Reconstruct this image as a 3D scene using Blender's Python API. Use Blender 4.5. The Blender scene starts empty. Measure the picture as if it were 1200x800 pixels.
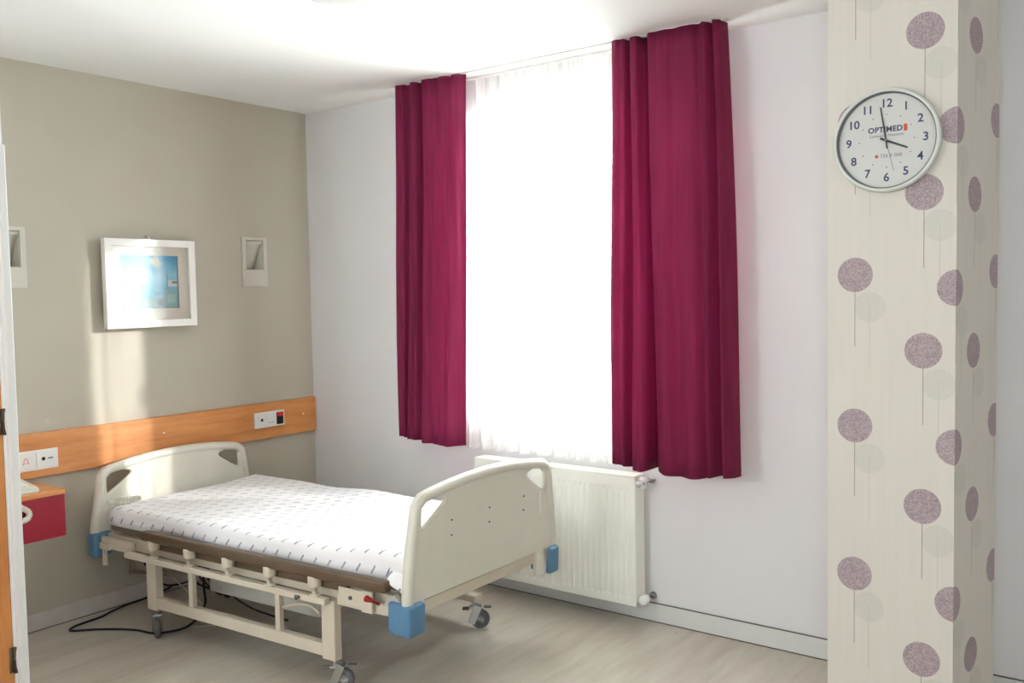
import bpy, bmesh, math, random
from mathutils import Vector, Matrix
random.seed(7)
scene = bpy.context.scene
COL = scene.collection
PI = math.pi

# ------------------------------------------------------------------ camera
def make_camera():
    yaw, pit, rol = 0.64102942, -0.05395058, -0.01792932
    fw = Vector((-math.sin(yaw)*math.cos(pit), math.cos(yaw)*math.cos(pit), math.sin(pit)))
    r = fw.cross(Vector((0, 0, 1))).normalized()
    u = r.cross(fw)
    r2 = math.cos(rol)*r + math.sin(rol)*u
    u2 = -math.sin(rol)*r + math.cos(rol)*u
    cd = bpy.data.cameras.new('camera')
    cd.sensor_width = 36.0
    cd.lens = 36.0*1063.98/1200.0
    cd.clip_start = 0.02
    co = bpy.data.objects.new('camera', cd)
    m = Matrix((r2, u2, -fw)).transposed().to_4x4()
    m.translation = Vector((4.40429628, -3.80671622, 1.57703933))
    co.matrix_world = m
    COL.objects.link(co)
    scene.camera = co
make_camera()

# ------------------------------------------------------------------ world, sun, exposure
SKY = 38.0
SUN = 40.0
EXPOSURE = 0.26
scene.cycles.diffuse_bounces = 8
LAMP = 0.0
w = bpy.data.worlds.new('overcast_sky')
scene.world = w
w.use_nodes = True
bg = w.node_tree.nodes['Background']
bg.inputs[0].default_value = (0.90, 0.965, 1.0, 1)
bg.inputs[1].default_value = SKY
sd = bpy.data.lights.new('sun', 'SUN')
sd.energy = SUN
sd.angle = math.radians(1.3)
sd.color = (1.0, 0.98, 0.95)
so = bpy.data.objects.new('sun', sd)
so.rotation_euler = Vector((-1.66, -1.0, -0.45)).to_track_quat('-Z', 'Y').to_euler()
so.location = (8, 4, 5)
COL.objects.link(so)
vs = scene.view_settings
vs.view_transform = 'Standard'
vs.look = 'None'
vs.exposure = EXPOSURE
vs.gamma = 1.0
vs.use_curve_mapping = False
# sampling portal in the window opening
WX0, WX1, WZ0, WZ1, WT = 1.25, 2.62, 0.86, 2.53, 0.12
# window added to brighten the pier, in the unseen rear wall behind the camera
VX0, VX1, VZ0, VZ1 = 1.35, 2.17, 1.33, 2.22
UX0, UX1 = 4.30, 5.12      # another added window, fill light for the wall beyond the pier
for (a, b, c, d, yy, rx_) in ((WX0, WX1, WZ0, WZ1, WT+0.01, -PI/2), (VX0, VX1, VZ0, VZ1, -4.81, PI/2), (UX0, UX1, VZ0, VZ1, -4.81, PI/2)):
    pd = bpy.data.lights.new('window_portal', 'AREA')
    pd.shape = 'RECTANGLE'; pd.size = b-a; pd.size_y = d-c
    pd.cycles.is_portal = True
    po = bpy.data.objects.new('window_portal', pd)
    po.location = ((a+b)/2, yy, (c+d)/2)
    po.rotation_euler = (rx_, 0, 0)
    COL.objects.link(po)

# ------------------------------------------------------------------ materials
def srgb(c):
    return tuple(((x/255)/12.92 if x/255 <= 0.04045 else ((x/255+0.055)/1.055)**2.4) for x in c)+(1,)
class NT:
    def __init__(s, name):
        s.m = bpy.data.materials.new(name); s.m.use_nodes = True
        s.t = s.m.node_tree; s.n = s.t.nodes; s.l = s.t.links
        s.p = s.n['Principled BSDF']; s.out = s.n['Material Output']
    def node(s, typ, **kw):
        n = s.n.new(typ)
        for k, v in kw.items(): setattr(n, k, v)
        return n
    def sock(s, inp, v):
        if isinstance(v, bpy.types.NodeSocket): s.l.new(v, inp)
        else: inp.default_value = v
    def math(s, op, a, b=0.0, c=0.0, clamp=False):
        n = s.node('ShaderNodeMath', operation=op, use_clamp=clamp)
        s.sock(n.inputs[0], a); s.sock(n.inputs[1], b); s.sock(n.inputs[2], c)
        return n.outputs[0]
    def mix(s, f, a, b):
        n = s.node('ShaderNodeMix', data_type='RGBA')
        s.sock(n.inputs[0], f); s.sock(n.inputs[6], a); s.sock(n.inputs[7], b)
        return n.outputs[2]
    def noise(s, vec, scale, detail=3, rough=0.5):
        n = s.node('ShaderNodeTexNoise')
        s.sock(n.inputs['Vector'], vec); n.inputs['Scale'].default_value = scale
        n.inputs['Detail'].default_value = detail; n.inputs['Roughness'].default_value = rough
        return n.outputs['Fac']
    def coord(s, which='Object'):
        return s.node('ShaderNodeTexCoord').outputs[which]
    def pos(s):
        return s.node('ShaderNodeNewGeometry').outputs['Position']
    def mapping(s, vec, scale=(1, 1, 1), rot=(0, 0, 0), loc=(0, 0, 0)):
        n = s.node('ShaderNodeMapping')
        s.sock(n.inputs[0], vec); n.inputs[1].default_value = loc
        n.inputs[2].default_value = rot; n.inputs[3].default_value = scale
        return n.outputs[0]
    def ramp(s, f, stops):
        n = s.node('ShaderNodeValToRGB'); e = n.color_ramp.elements
        while len(e) < len(stops): e.new(0.5)
        for k, (p, c) in enumerate(stops): e[k].position = p; e[k].color = c
        s.sock(n.inputs[0], f)
        return n.outputs[0]
    def sep(s, v):
        n = s.node('ShaderNodeSeparateXYZ'); s.sock(n.inputs[0], v); return n.outputs
    def bump(s, h, strength=0.2, dist=0.002):
        n = s.node('ShaderNodeBump'); n.inputs['Strength'].default_value = strength
        n.inputs['Distance'].default_value = dist
        s.sock(n.inputs['Height'], h); s.l.new(n.outputs[0], s.p.inputs['Normal'])
def pmat(name, rgb, rough=0.5, metal=0.0, var=0.06, scale=12.0, bump=0.0, bscale=200.0, spec=0.5):
    """plain surface with a little procedural mottling"""
    t = NT(name); c = srgb(rgb)
    f = t.noise(t.coord(), scale, 4)
    d = tuple(x*(1-var) for x in c[:3])+(1,); b = tuple(min(1, x*(1+var)) for x in c[:3])+(1,)
    t.l.new(t.ramp(f, [(0.3, d), (0.7, b)]), t.p.inputs['Base Color'])
    t.p.inputs['Roughness'].default_value = rough; t.p.inputs['Metallic'].default_value = metal
    t.p.inputs['Specular IOR Level'].default_value = spec
    if bump: t.bump(t.noise(t.coord(), bscale, 2), bump)
    return t.m
def wood(name, c1, c2, axis='Y', rough=0.42, scale=1.0):
    t = NT(name)
    sc = {'X': (1.2, 14, 14), 'Y': (14, 1.2, 14), 'Z': (14, 14, 1.2)}[axis]
    v = t.mapping(t.coord(), tuple(x*scale for x in sc))
    n1 = t.noise(v, 1.6, 6, 0.62)
    n2 = t.noise(t.mapping(v, (5, 5, 5)), 3.0, 3)
    f = t.math('ADD', t.math('MULTIPLY', n1, 0.8), t.math('MULTIPLY', n2, 0.2))
    t.l.new(t.ramp(f, [(0.32, srgb(c1)), (0.68, srgb(c2))]), t.p.inputs['Base Color'])
    t.p.inputs['Roughness'].default_value = rough
    t.bump(f, 0.08, 0.001)
    return t.m
M = {}
M['wall_grey'] = pmat('painted_grey_wall', (183, 177, 161), 0.75, var=0.015, scale=3, bump=0.08)
M['wall_white'] = pmat('painted_white_wall', (224, 222, 223), 0.8, var=0.012, scale=3, bump=0.08)
M['ceiling'] = pmat('painted_ceiling', (238, 238, 234), 0.85, var=0.01, scale=3)
M['plinth'] = pmat('baseboard_white', (214, 214, 211), 0.5, var=0.03, scale=8)
M['plinth_vinyl'] = pmat('baseboard_vinyl', (196, 189, 183), 0.5, var=0.08, scale=14)
M['dark_line'] = pmat('sealant_dark', (96, 88, 80), 0.8)
M['cream'] = pmat('cream_plastic', (216, 213, 199), 0.42, var=0.02)
M['cream_metal'] = pmat('cream_enamel', (205, 195, 176), 0.4, var=0.03)
M['blue'] = pmat('blue_bumper', (84, 126, 158), 0.45, var=0.03)
M['bronze'] = pmat('bronze_rail', (98, 80, 62), 0.35, metal=0.2, var=0.08)
M['rubber'] = pmat('grey_rubber', (98, 98, 100), 0.6)
M['hub'] = pmat('hub_grey', (150, 150, 150), 0.4)
M['steel'] = pmat('steel', (180, 180, 176), 0.32, metal=0.9)
M['black'] = pmat('black_plastic', (22, 21, 22), 0.45)
M['cable'] = pmat('black_cable', (20, 19, 20), 0.5)
M['cable_white'] = pmat('pale_cable', (196, 190, 176), 0.5)
M['motor'] = pmat('motor_grey', (182, 180, 170), 0.5, var=0.06)
M['red'] = pmat('red_lever', (196, 44, 38), 0.4)
M['maroon'] = pmat('maroon_laminate', (138, 26, 44), 0.32, var=0.05, scale=5)
M['wood_rail'] = wood('oak_rail', (178, 108, 50), (212, 146, 84), 'Y')
M['wood_top'] = wood('oak_shelf', (184, 116, 58), (214, 152, 92), 'Y')
M['wood_door'] = wood('oak_door', (186, 116, 56), (214, 150, 88), 'Z')
M['white_gloss'] = pmat('white_gloss', (236, 235, 230), 0.35, var=0.01)
M['white_plastic'] = pmat('white_plastic', (233, 233, 229), 0.35, var=0.01)
M['ivory_plastic'] = pmat('ivory_plastic', (214, 212, 198), 0.4, var=0.02)
M['plaster'] = pmat('plaster', (200, 197, 184), 0.6, var=0.02)
M['enamel'] = pmat('radiator_enamel', (242, 242, 232), 0.35, var=0.012)
M['frame_white'] = pmat('frame_white', (240, 238, 231), 0.4, var=0.015)
M['matboard'] = pmat('mat_board', (232, 222, 207), 0.8, var=0.015)
M['clock_rim'] = pmat('clock_rim', (204, 206, 200), 0.32, metal=0.15, var=0.02)
M['clock_dial'] = pmat('clock_dial', (232, 226, 220), 0.5, var=0.01)
M['navy'] = pmat('navy_ink', (44, 48, 98), 0.6)
M['grey_ink'] = pmat('grey_ink', (112, 112, 132), 0.6)
M['orange_ink'] = pmat('orange_ink', (226, 92, 44), 0.6)
M['red_ink'] = pmat('red_ink', (222, 96, 84), 0.6)
M['lens_off'] = pmat('opal_glass', (226, 226, 222), 0.3, var=0.01)
M['architrave'] = pmat('door_frame_paint', (206, 206, 201), 0.4, var=0.015)
M['upvc'] = pmat('window_upvc', (238, 238, 236), 0.35, var=0.01)
M['track'] = pmat('curtain_track', (205, 202, 198), 0.5)
M['deck'] = pmat('mattress_deck', (128, 118, 100), 0.55, var=0.06)
M['outside'] = pmat('outside_sill', (205, 203, 196), 0.8)

def m_floor():
    t = NT('vinyl_floor')
    v = t.mapping(t.pos(), (7, 0.9, 1))
    n1 = t.noise(v, 1.5, 7, 0.62)
    n2 = t.noise(t.mapping(t.pos(), (22, 2.4, 1)), 1.6, 4, 0.6)
    n3 = t.noise(t.mapping(t.pos(), (1.6, 0.7, 1)), 1.4, 2)
    f = t.math('ADD', t.math('MULTIPLY', n1, 0.5), t.math('ADD', t.math('MULTIPLY', n2, 0.22), t.math('MULTIPLY', n3, 0.28)))
    c = t.ramp(f, [(0.3, srgb((164, 153, 138))), (0.48, srgb((188, 180, 166))), (0.7, srgb((208, 202, 190)))])
    k = t.ramp(t.noise(t.mapping(t.pos(), (16, 6, 1)), 1.3, 2), [(0.70, (0, 0, 0, 1)), (0.78, (1, 1, 1, 1))])
    c = t.mix(t.math('MULTIPLY', k, 0.35), c, srgb((128, 114, 98)))
    t.l.new(c, t.p.inputs['Base Color'])
    t.p.inputs['Roughness'].default_value = 0.29
    t.bump(f, 0.05, 0.001)
    return t.m
M['floor'] = m_floor()

def m_wallpaper():
    t = NT('balloon_wallpaper')
    P = t.pos(); s, z, _ = t.sep(t.coord('UV'))
    fine = t.noise(t.mapping(P, (60, 60, 2.5)), 1.0, 3)
    base = t.ramp(fine, [(0.3, srgb((207, 201, 191))), (0.7, srgb((210, 204, 194)))])
    speck = t.ramp(t.noise(P, 260, 3, 0.7), [(0.38, srgb((138, 119, 124))), (0.52, srgb((165, 147, 151))), (0.66, srgb((188, 172, 175)))])
    ghostc = t.ramp(t.noise(P, 120, 2), [(0.3, srgb((186, 186, 176))), (0.7, srgb((196, 194, 184)))])
    PER = 0.495
    def wrap(z0):   # signed vertical distance to the nearest repeat
        a = t.math('ADD', t.math('SUBTRACT', z, z0), PER/2)
        return t.math('SUBTRACT', t.math('FLOORED_MODULO', a, PER), PER/2)
    def disc(s0, z0, r):
        ds = t.math('SUBTRACT', s, s0); dz = wrap(z0)
        d = t.math('SQRT', t.math('ADD', t.math('MULTIPLY', ds, ds), t.math('MULTIPLY', dz, dz)))
        return t.math('MULTIPLY', t.math('SUBTRACT', r, d), 900.0, clamp=True)
    def stem(s0, z0, ln, wd):
        ds = t.math('ABSOLUTE', t.math('SUBTRACT', s, s0))
        a = t.math('FLOORED_MODULO', t.math('SUBTRACT', z0, z), PER)
        return t.math('MULTIPLY', t.math('LESS_THAN', ds, wd), t.math('LESS_THAN', a, ln))
    c = base
    cols = [(0.088, 1.614), (0.297, 1.371), (0.391, 1.567), (0.538, 1.366), (0.728, 1.618), (0.95, 1.37), (-0.12, 1.37)]
    for s0, z0 in cols:
        c = t.mix(t.math('MULTIPLY', stem(s0+0.046, z0-0.10, 0.21, 0.0009), 0.45), c, srgb((150, 144, 134)))
        c = t.mix(t.math('MULTIPLY', disc(s0+0.046, z0-0.105, 0.05), 0.5), c, ghostc)
    for s0, z0 in cols:
        c = t.mix(t.math('MULTIPLY', stem(s0, z0, 0.235, 0.0012), 0.8), c, srgb((122, 112, 104)))
        c = t.mix(disc(s0, z0, 0.0565), c, speck)
    t.l.new(c, t.p.inputs['Base Color'])
    t.p.inputs['Roughness'].default_value = 0.7
    t.bump(fine, 0.03, 0.001)
    return t.m
M['wallpaper'] = m_wallpaper()

def m_sheet():
    t = NT('printed_sheet')
    u, v, _ = t.sep(t.coord('UV'))
    CU, CV = 0.076, 0.062
    rv = t.math('DIVIDE', v, CV); row = t.math('FLOOR', rv)
    au = t.math('ADD', t.math('DIVIDE', u, CU), t.math('MULTIPLY', t.math('FLOORED_MODULO', row, 2.0), 0.5))
    du = t.math('MULTIPLY', t.math('SUBTRACT', t.math('FRACT', au), 0.5), CU)
    dv = t.math('MULTIPLY', t.math('SUBTRACT', t.math('FRACT', rv), 0.5), CV)
    an = math.radians(52)
    a = t.math('ADD', t.math('MULTIPLY', du, math.cos(an)), t.math('MULTIPLY', dv, math.sin(an)))
    b = t.math('SUBTRACT', t.math('MULTIPLY', dv, math.cos(an)), t.math('MULTIPLY', du, math.sin(an)))
    mk = t.math('MULTIPLY', t.math('LESS_THAN', t.math('ABSOLUTE', a), 0.0165), t.math('LESS_THAN', t.math('ABSOLUTE', b), 0.0042))
    inkf = t.math('MULTIPLY', mk, t.ramp(t.noise(t.coord('UV'), 30, 2), [(0.25, (.45, .45, .45, 1)), (0.75, (1, 1, 1, 1))]))
    c = t.mix(inkf, srgb((240, 239, 240)), srgb((124, 119, 136)))
    t.l.new(c, t.p.inputs['Base Color'])
    t.p.inputs['Roughness'].default_value = 0.85
    t.bump(t.noise(t.coord('UV'), 5, 4), 0.35, 0.03)
    return t.m
M['sheet'] = m_sheet()

def m_curtain():
    t = NT('maroon_curtain')
    P = t.coord()
    n = t.noise(t.mapping(P, (60, 60, 3)), 1.0, 3)
    c = t.ramp(n, [(0.3, srgb((102, 24, 54))), (0.7, srgb((120, 32, 66)))])
    t.l.new(c, t.p.inputs['Base Color'])
    t.p.inputs['Roughness'].default_value = 0.75
    t.p.inputs['Sheen Weight'].default_value = 0.0
    t.p.inputs['Specular IOR Level'].default_value = 0.2
    t.p.inputs['Sheen Tint'].default_value = srgb((210, 90, 130))
    tr = t.node('ShaderNodeBsdfTranslucent'); tr.inputs[0].default_value = srgb((240, 100, 165))
    mx = t.node('ShaderNodeMixShader'); mx.inputs[0].default_value = 0.13
    t.l.new(t.p.outputs[0], mx.inputs[1]); t.l.new(tr.outputs[0], mx.inputs[2])
    t.l.new(mx.outputs[0], t.out.inputs[0])
    t.bump(t.noise(P, 500, 2), 0.15, 0.001)
    return t.m
M['curtain'] = m_curtain()

def m_sheer():
    t = NT('sheer_voile')
    P = t.coord()
    n = t.noise(t.mapping(P, (30, 30, 0.6)), 1.0, 3)
    df = t.node('ShaderNodeBsdfDiffuse'); df.inputs[0].default_value = srgb((244, 243, 240))
    tl = t.node('ShaderNodeBsdfTranslucent'); tl.inputs[0].default_value = srgb((246, 245, 242))
    tp = t.node('ShaderNodeBsdfTransparent'); tp.inputs[0].default_value = (1, 1, 1, 1)
    m1 = t.node('ShaderNodeMixShader'); m1.inputs[0].default_value = 0.65
    t.l.new(df.outputs[0], m1.inputs[1]); t.l.new(tl.outputs[0], m1.inputs[2])
    m2 = t.node('ShaderNodeMixShader')
    fac = t.ramp(n, [(0.36, (.16, .16, .16, 1)), (0.64, (.58, .58, .58, 1))])
    t.l.new(fac, m2.inputs[0])
    t.l.new(m1.outputs[0], m2.inputs[1]); t.l.new(tp.outputs[0], m2.inputs[2])
    t.l.new(m2.outputs[0], t.out.inputs[0])
    return t.m
M['sheer'] = m_sheer()

def m_glass(name, gloss=0.06, rough=0.02):
    t = NT(name)
    tp = t.node('ShaderNodeBsdfTransparent'); tp.inputs[0].default_value = (.97, .98, .98, 1)
    gl = t.node('ShaderNodeBsdfGlossy'); gl.inputs['Roughness'].default_value = rough
    lw = t.node('ShaderNodeLayerWeight'); lw.inputs[0].default_value = 0.25
    mx = t.node('ShaderNodeMixShader')
    t.l.new(t.math('ADD', t.math('MULTIPLY', lw.outputs['Fresnel'], 0.7), gloss, clamp=True), mx.inputs[0])
    t.l.new(tp.outputs[0], mx.inputs[1]); t.l.new(gl.outputs[0], mx.inputs[2])
    t.l.new(mx.outputs[0], t.out.inputs[0])
    return t.m
M['glass'] = m_glass('window_glass')
M['picture_glass'] = m_glass('picture_glass', 0.03, 0.08)

def m_print():
    t = NT('seaside_print')
    u, v, _ = t.sep(t.coord('UV'))
    n = t.noise(t.coord('UV'), 6, 5, 0.6)
    sky = t.ramp(t.math('ADD', v, t.math('MULTIPLY', t.math('SUBTRACT', n, 0.5), 0.35)),
                 [(0.12, srgb((112, 160, 172))), (0.35, srgb((120, 190, 214))), (0.62, srgb((150, 210, 226))), (0.95, srgb((74, 158, 196)))])
    def box(c, x0, x1, y0, y1, col, soft=40.0):
        a = t.math('MULTIPLY', t.math('SUBTRACT', u, x0), soft, clamp=True)
        b = t.math('MULTIPLY', t.math('SUBTRACT', x1, u), soft, clamp=True)
        d = t.math('MULTIPLY', t.math('SUBTRACT', v, y0), soft, clamp=True)
        e = t.math('MULTIPLY', t.math('SUBTRACT', y1, v), soft, clamp=True)
        f = t.math('MULTIPLY', t.math('MULTIPLY', a, b), t.math('MULTIPLY', d, e))
        return t.mix(f, c, srgb(col))
    def blob(c, x, y, r, col):
        dx = t.math('SUBTRACT', u, x); dy = t.math('MULTIPLY', t.math('SUBTRACT', v, y), 0.8)
        d = t.math('SQRT', t.math('ADD', t.math('MULTIPLY', dx, dx), t.math('MULTIPLY', dy, dy)))
        d = t.math('ADD', d, t.math('MULTIPLY', t.math('SUBTRACT', n, 0.5), 0.18))
        return t.mix(t.math('MULTIPLY', t.math('SUBTRACT', r, d), 14.0, clamp=True), c, srgb(col))
    c = sky
    c = box(c, 0.0, 0.30, 0.50, 0.60, (196, 206, 186), 14)
    c = box(c, 0.0, 0.34, 0.0, 0.46, (206, 222, 214), 8)
    c = box(c, 0.55, 0.72, 0.22, 0.34, (84, 146, 186), 20)
    c = box(c, 0.34, 0.70, 0.0, 0.20, (134, 168, 164), 14)
    c = box(c, 0.60, 0.76, 0.02, 0.20, (96, 120, 122), 20)
    c = box(c, 0.73, 1.0, 0.0, 0.36, (146, 188, 186), 60)
    c = box(c, 0.78, 0.96, 0.08, 0.28, (176, 206, 200), 30)
    c = box(c, 0.80, 1.0, 0.40, 0.55, (222, 224, 222), 40)
    c = box(c, 0.88, 1.0, 0.46, 0.53, (128, 122, 116), 40)
    c = box(c, 0.80, 0.815, 0.40, 0.66, (96, 108, 116), 200)
    c = blob(c, 0.62, 0.88, 0.12, (206, 206, 180))
    c = box(c, 0.98, 1.0, 0.0, 1.0, (110, 122, 124), 80)
    c = box(c, 0.0, 1.0, 0.0, 0.02, (110, 122, 124), 80)
    t.l.new(c, t.p.inputs['Base Color'])
    t.p.inputs['Roughness'].default_value = 0.55
    return t.m
M['print'] = m_print()

# ------------------------------------------------------------------ geometry helpers
def obj(name, bm, mat, parent=None, smooth=False, loc=None):
    me = bpy.data.meshes.new(name)
    bm.normal_update(); bm.to_mesh(me); bm.free()
    if smooth:
        for p in me.polygons: p.use_smooth = True
    me.materials.append(M[mat] if isinstance(mat, str) else mat)
    return mobj(name, me, parent, loc)
def mobj(name, me, parent=None, loc=None):
    o = bpy.data.objects.new(name, me)
    COL.objects.link(o)
    if parent: o.parent = parent
    if loc: o.location = loc
    return o
def tag(o, label, cat, group=None):
    o['label'] = label; o['category'] = cat
    if group: o['group'] = group
    return o
def struct(o): o['kind'] = 'structure'; return o
def empty(name, loc=(0, 0, 0), rz=0.0):
    o = bpy.data.objects.new(name, None); o.empty_display_size = 0.1
    o.location = loc; o.rotation_euler = (0, 0, rz); COL.objects.link(o); return o
def box(bm, x0, x1, y0, y1, z0, z1, bev=0.0, seg=2):
    vs_ = [bm.verts.new((x, y, z)) for x in (x0, x1) for y in (y0, y1) for z in (z0, z1)]
    idx = [(0, 1, 3, 2), (4, 6, 7, 5), (0, 4, 5, 1), (2, 3, 7, 6), (0, 2, 6, 4), (1, 5, 7, 3)]
    fs = [bm.faces.new([vs_[i] for i in f]) for f in idx]
    if bev:
        es = list({e for f in fs for e in f.edges})
        bmesh.ops.bevel(bm, geom=es, offset=bev, segments=seg, affect='EDGES', profile=0.5)
    return bm
def B(x0, x1, y0, y1, z0, z1, bev=0.0, seg=2):
    return box(bmesh.new(), x0, x1, y0, y1, z0, z1, bev, seg)
def frame_of(d):
    d = d.normalized(); a = Vector((0, 0, 1)) if abs(d.z) < 0.9 else Vector((1, 0, 0))
    s = d.cross(a).normalized(); return s, s.cross(d).normalized()
def tube(bm, pts, r, seg=10, closed=False, sx=1.0, cap=True):
    """sweep a circle along pts; r a number or a list"""
    pts = [Vector(p) for p in pts]; n = len(pts); rings = []
    prev = None
    for i, p in enumerate(pts):
        a = pts[(i-1) % n] if closed or i > 0 else p
        b = pts[(i+1) % n] if closed or i < n-1 else p
        d = (b-a).normalized()
        if prev is None: s, t = frame_of(d)
        else:
            s = prev - d*prev.dot(d)
            if s.length < 1e-6: s, t = frame_of(d)
            s = s.normalized(); t = d.cross(s).normalized()
        prev = s
        rr = r[i] if isinstance(r, (list, tuple)) else r
        rings.append([bm.verts.new(p + s*math.cos(2*PI*k/seg)*rr + t*math.sin(2*PI*k/seg)*rr*sx) for k in range(seg)])
    m = n if closed else n-1
    for i in range(m):
        A, C = rings[i], rings[(i+1) % n]
        for k in range(seg):
            bm.faces.new((A[k], A[(k+1) % seg], C[(k+1) % seg], C[k]))
    if cap and not closed:
        bm.faces.new(rings[0][::-1]); bm.faces.new(rings[-1])
    return bm
def T(pts, r, seg=10, **k): return tube(bmesh.new(), pts, r, seg, **k)
def cyl(bm, c, axis, r, h, seg=24, r2=None):
    """cylinder from c along axis (vector) for h"""
    d = Vector(axis).normalized(); c = Vector(c)
    return tube(bm, [c, c+d*h], [r, r if r2 is None else r2], seg)
def catmull(pts, sub=6, closed=False):
    P = [Vector(p) for p in pts]; n = len(P); out = []
    rng = range(n) if closed else range(n-1)
    for i in rng:
        if closed: p0, p1, p2, p3 = P[(i-1) % n], P[i], P[(i+1) % n], P[(i+2) % n]
        else: p0, p1, p2, p3 = P[max(i-1, 0)], P[i], P[i+1], P[min(i+2, n-1)]
        for k in range(sub):
            t = k/sub
            out.append(0.5*((2*p1)+(p2-p0)*t+(2*p0-5*p1+4*p2-p3)*t*t+(3*p1-p0-3*p2+p3)*t*t*t))
    if not closed: out.append(P[-1])
    return out
def lathe(bm, prof, seg=32, org=(0, 0, 0), axis='Z'):
    """prof: (radius, height) points, turned about axis"""
    rings = []; o = Vector(org)
    for r, h in prof:
        ring = []
        for k in range(seg):
            a = 2*PI*k/seg; c, s = r*math.cos(a), r*math.sin(a)
            p = {'Z': (c, s, h), 'X': (h, c, s), 'Y': (c, h, s)}[axis]
            ring.append(bm.verts.new(o+Vector(p)))
        rings.append(ring)
    for A, C in zip(rings, rings[1:]):
        for k in range(seg):
            bm.faces.new((A[k], A[(k+1) % seg], C[(k+1) % seg], C[k]))
    bm.faces.new(rings[0]); bm.faces.new(rings[-1])
    bmesh.ops.recalc_face_normals(bm, faces=bm.faces[:])
    return bm
def holed_plate(outer, holes, place, t0, t1):
    """flat outline with holes, extruded between t0 and t1; place(a, b, t) gives the point"""
    bm = bmesh.new()
    loops = [outer]+holes
    es = []
    for lp in loops:
        v = [bm.verts.new(place(a, b, t0)) for a, b in lp]
        es += [bm.edges.new((v[i], v[(i+1) % len(v)])) for i in range(len(v))]
    r = bmesh.ops.triangle_fill(bm, use_beauty=True, use_dissolve=False, edges=es)
    fs = [g for g in r['geom'] if isinstance(g, bmesh.types.BMFace)]
    ex = bmesh.ops.extrude_face_region(bm, geom=fs)
    off = Vector(place(0, 0, t1))-Vector(place(0, 0, t0))
    for g in ex['geom']:
        if isinstance(g, bmesh.types.BMVert): g.co += off
    bmesh.ops.recalc_face_normals(bm, faces=bm.faces[:])
    return bm
def text_mesh(s, size, ext=0.0, align='CENTER', spacing=1.0, bold=0.0):
    cu = bpy.data.curves.new('txt', 'FONT'); cu.body = s; cu.size = size
    cu.align_x = align; cu.align_y = 'CENTER'; cu.extrude = ext; cu.space_character = spacing
    cu.offset = bold; cu.resolution_u = 3
    o = bpy.data.objects.new('txt', cu); COL.objects.link(o)
    bpy.context.view_layer.update()
    me = bpy.data.meshes.new_from_object(o.evaluated_get(bpy.context.evaluated_depsgraph_get()))
    bpy.data.objects.remove(o); bpy.data.curves.remove(cu)
    return me
def lettering(name, s, size, mat, parent, mat4, spacing=1.0, bold=0.0, align='CENTER'):
    me = text_mesh(s, size, 0.0003, align, spacing, bold); me.name = name
    me.transform(mat4); me.materials.clear(); me.materials.append(M[mat])
    return mobj(name, me, parent)
def wall_cells(bm, axis, lo, hi, us, vs_, holes):
    """slab made of cells, leaving holes; axis 'x' (u=y) or 'y' (u=x), v=z"""
    for a0, a1 in zip(us, us[1:]):
        for b0, b1 in zip(vs_, vs_[1:]):
            cu, cv = (a0+a1)/2, (b0+b1)/2
            if any(h[0] < cu < h[1] and h[2] < cv < h[3] for h in holes): continue
            if axis == 'x': box(bm, lo, hi, a0, a1, b0, b1)
            else: box(bm, a0, a1, lo, hi, b0, b1)
    bmesh.ops.remove_doubles(bm, verts=bm.verts[:], dist=1e-5)
    # drop the doubled inner faces between cells
    seen = {}
    for f in bm.faces: seen.setdefault(tuple(sorted(v.index for v in f.verts)), []).append(f)
    return bm

# ------------------------------------------------------------------ the room
H = 2.70; XR = 5.3; YB = -4.7; PX = 1.08; PY = -2.30
struct(obj('floor', B(-0.2, XR+0.1, YB-0.1, 0.2, -0.1, 0.0), 'floor'))
struct(obj('ceiling', B(-0.2, XR+0.1, YB-0.1, 0.2, H, H+0.1), 'ceiling'))
# sconce niches in the grey wall
NICHE = [(-0.484, -0.360, 1.735, 1.908), (-1.880, -1.756, 1.735, 1.908)]
us = sorted({PY-0.1, 0.0}.union(*[{h[0], h[1]} for h in NICHE])); zs = [0, 1.735, 1.908, H]
struct(obj('wall_left', wall_cells(bmesh.new(), 'x', -0.15, 0.0, us, zs, NICHE), 'wall_grey'))
us = [-0.15, WX0, WX1, XR]; zs = [0, WZ0, WZ1, H]
struct(obj('wall_back', wall_cells(bmesh.new(), 'y', 0.0, WT, us, zs, [(WX0, WX1, WZ0, WZ1)]), 'wall_white'))
struct(obj('wall_right', B(XR, XR+0.1, YB, WT, 0, H), 'wall_white'))
struct(obj('wall_rear', wall_cells(bmesh.new(), 'y', YB-0.1, YB, [PX-0.12, VX0, VX1, UX0, UX1, XR+0.1], [0, VZ0, VZ1, H], [(VX0, VX1, VZ0, VZ1), (UX0, UX1, VZ0, VZ1)]), 'wall_white'))
# bathroom block on the left with a door in it
DY1, DY0, DZ = -2.334, -3.20, 2.06
bm = bmesh.new()
wall_cells(bm, 'x', PX-0.12, PX, [YB-0.1, DY0, DY1, PY], [0, DZ, H], [(DY0, DY1, 0, DZ)])
box(bm, -0.15, PX-0.12, PY-0.1, PY, 0, H)
struct(obj('wall_partition', bm, 'wall_white'))
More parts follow.
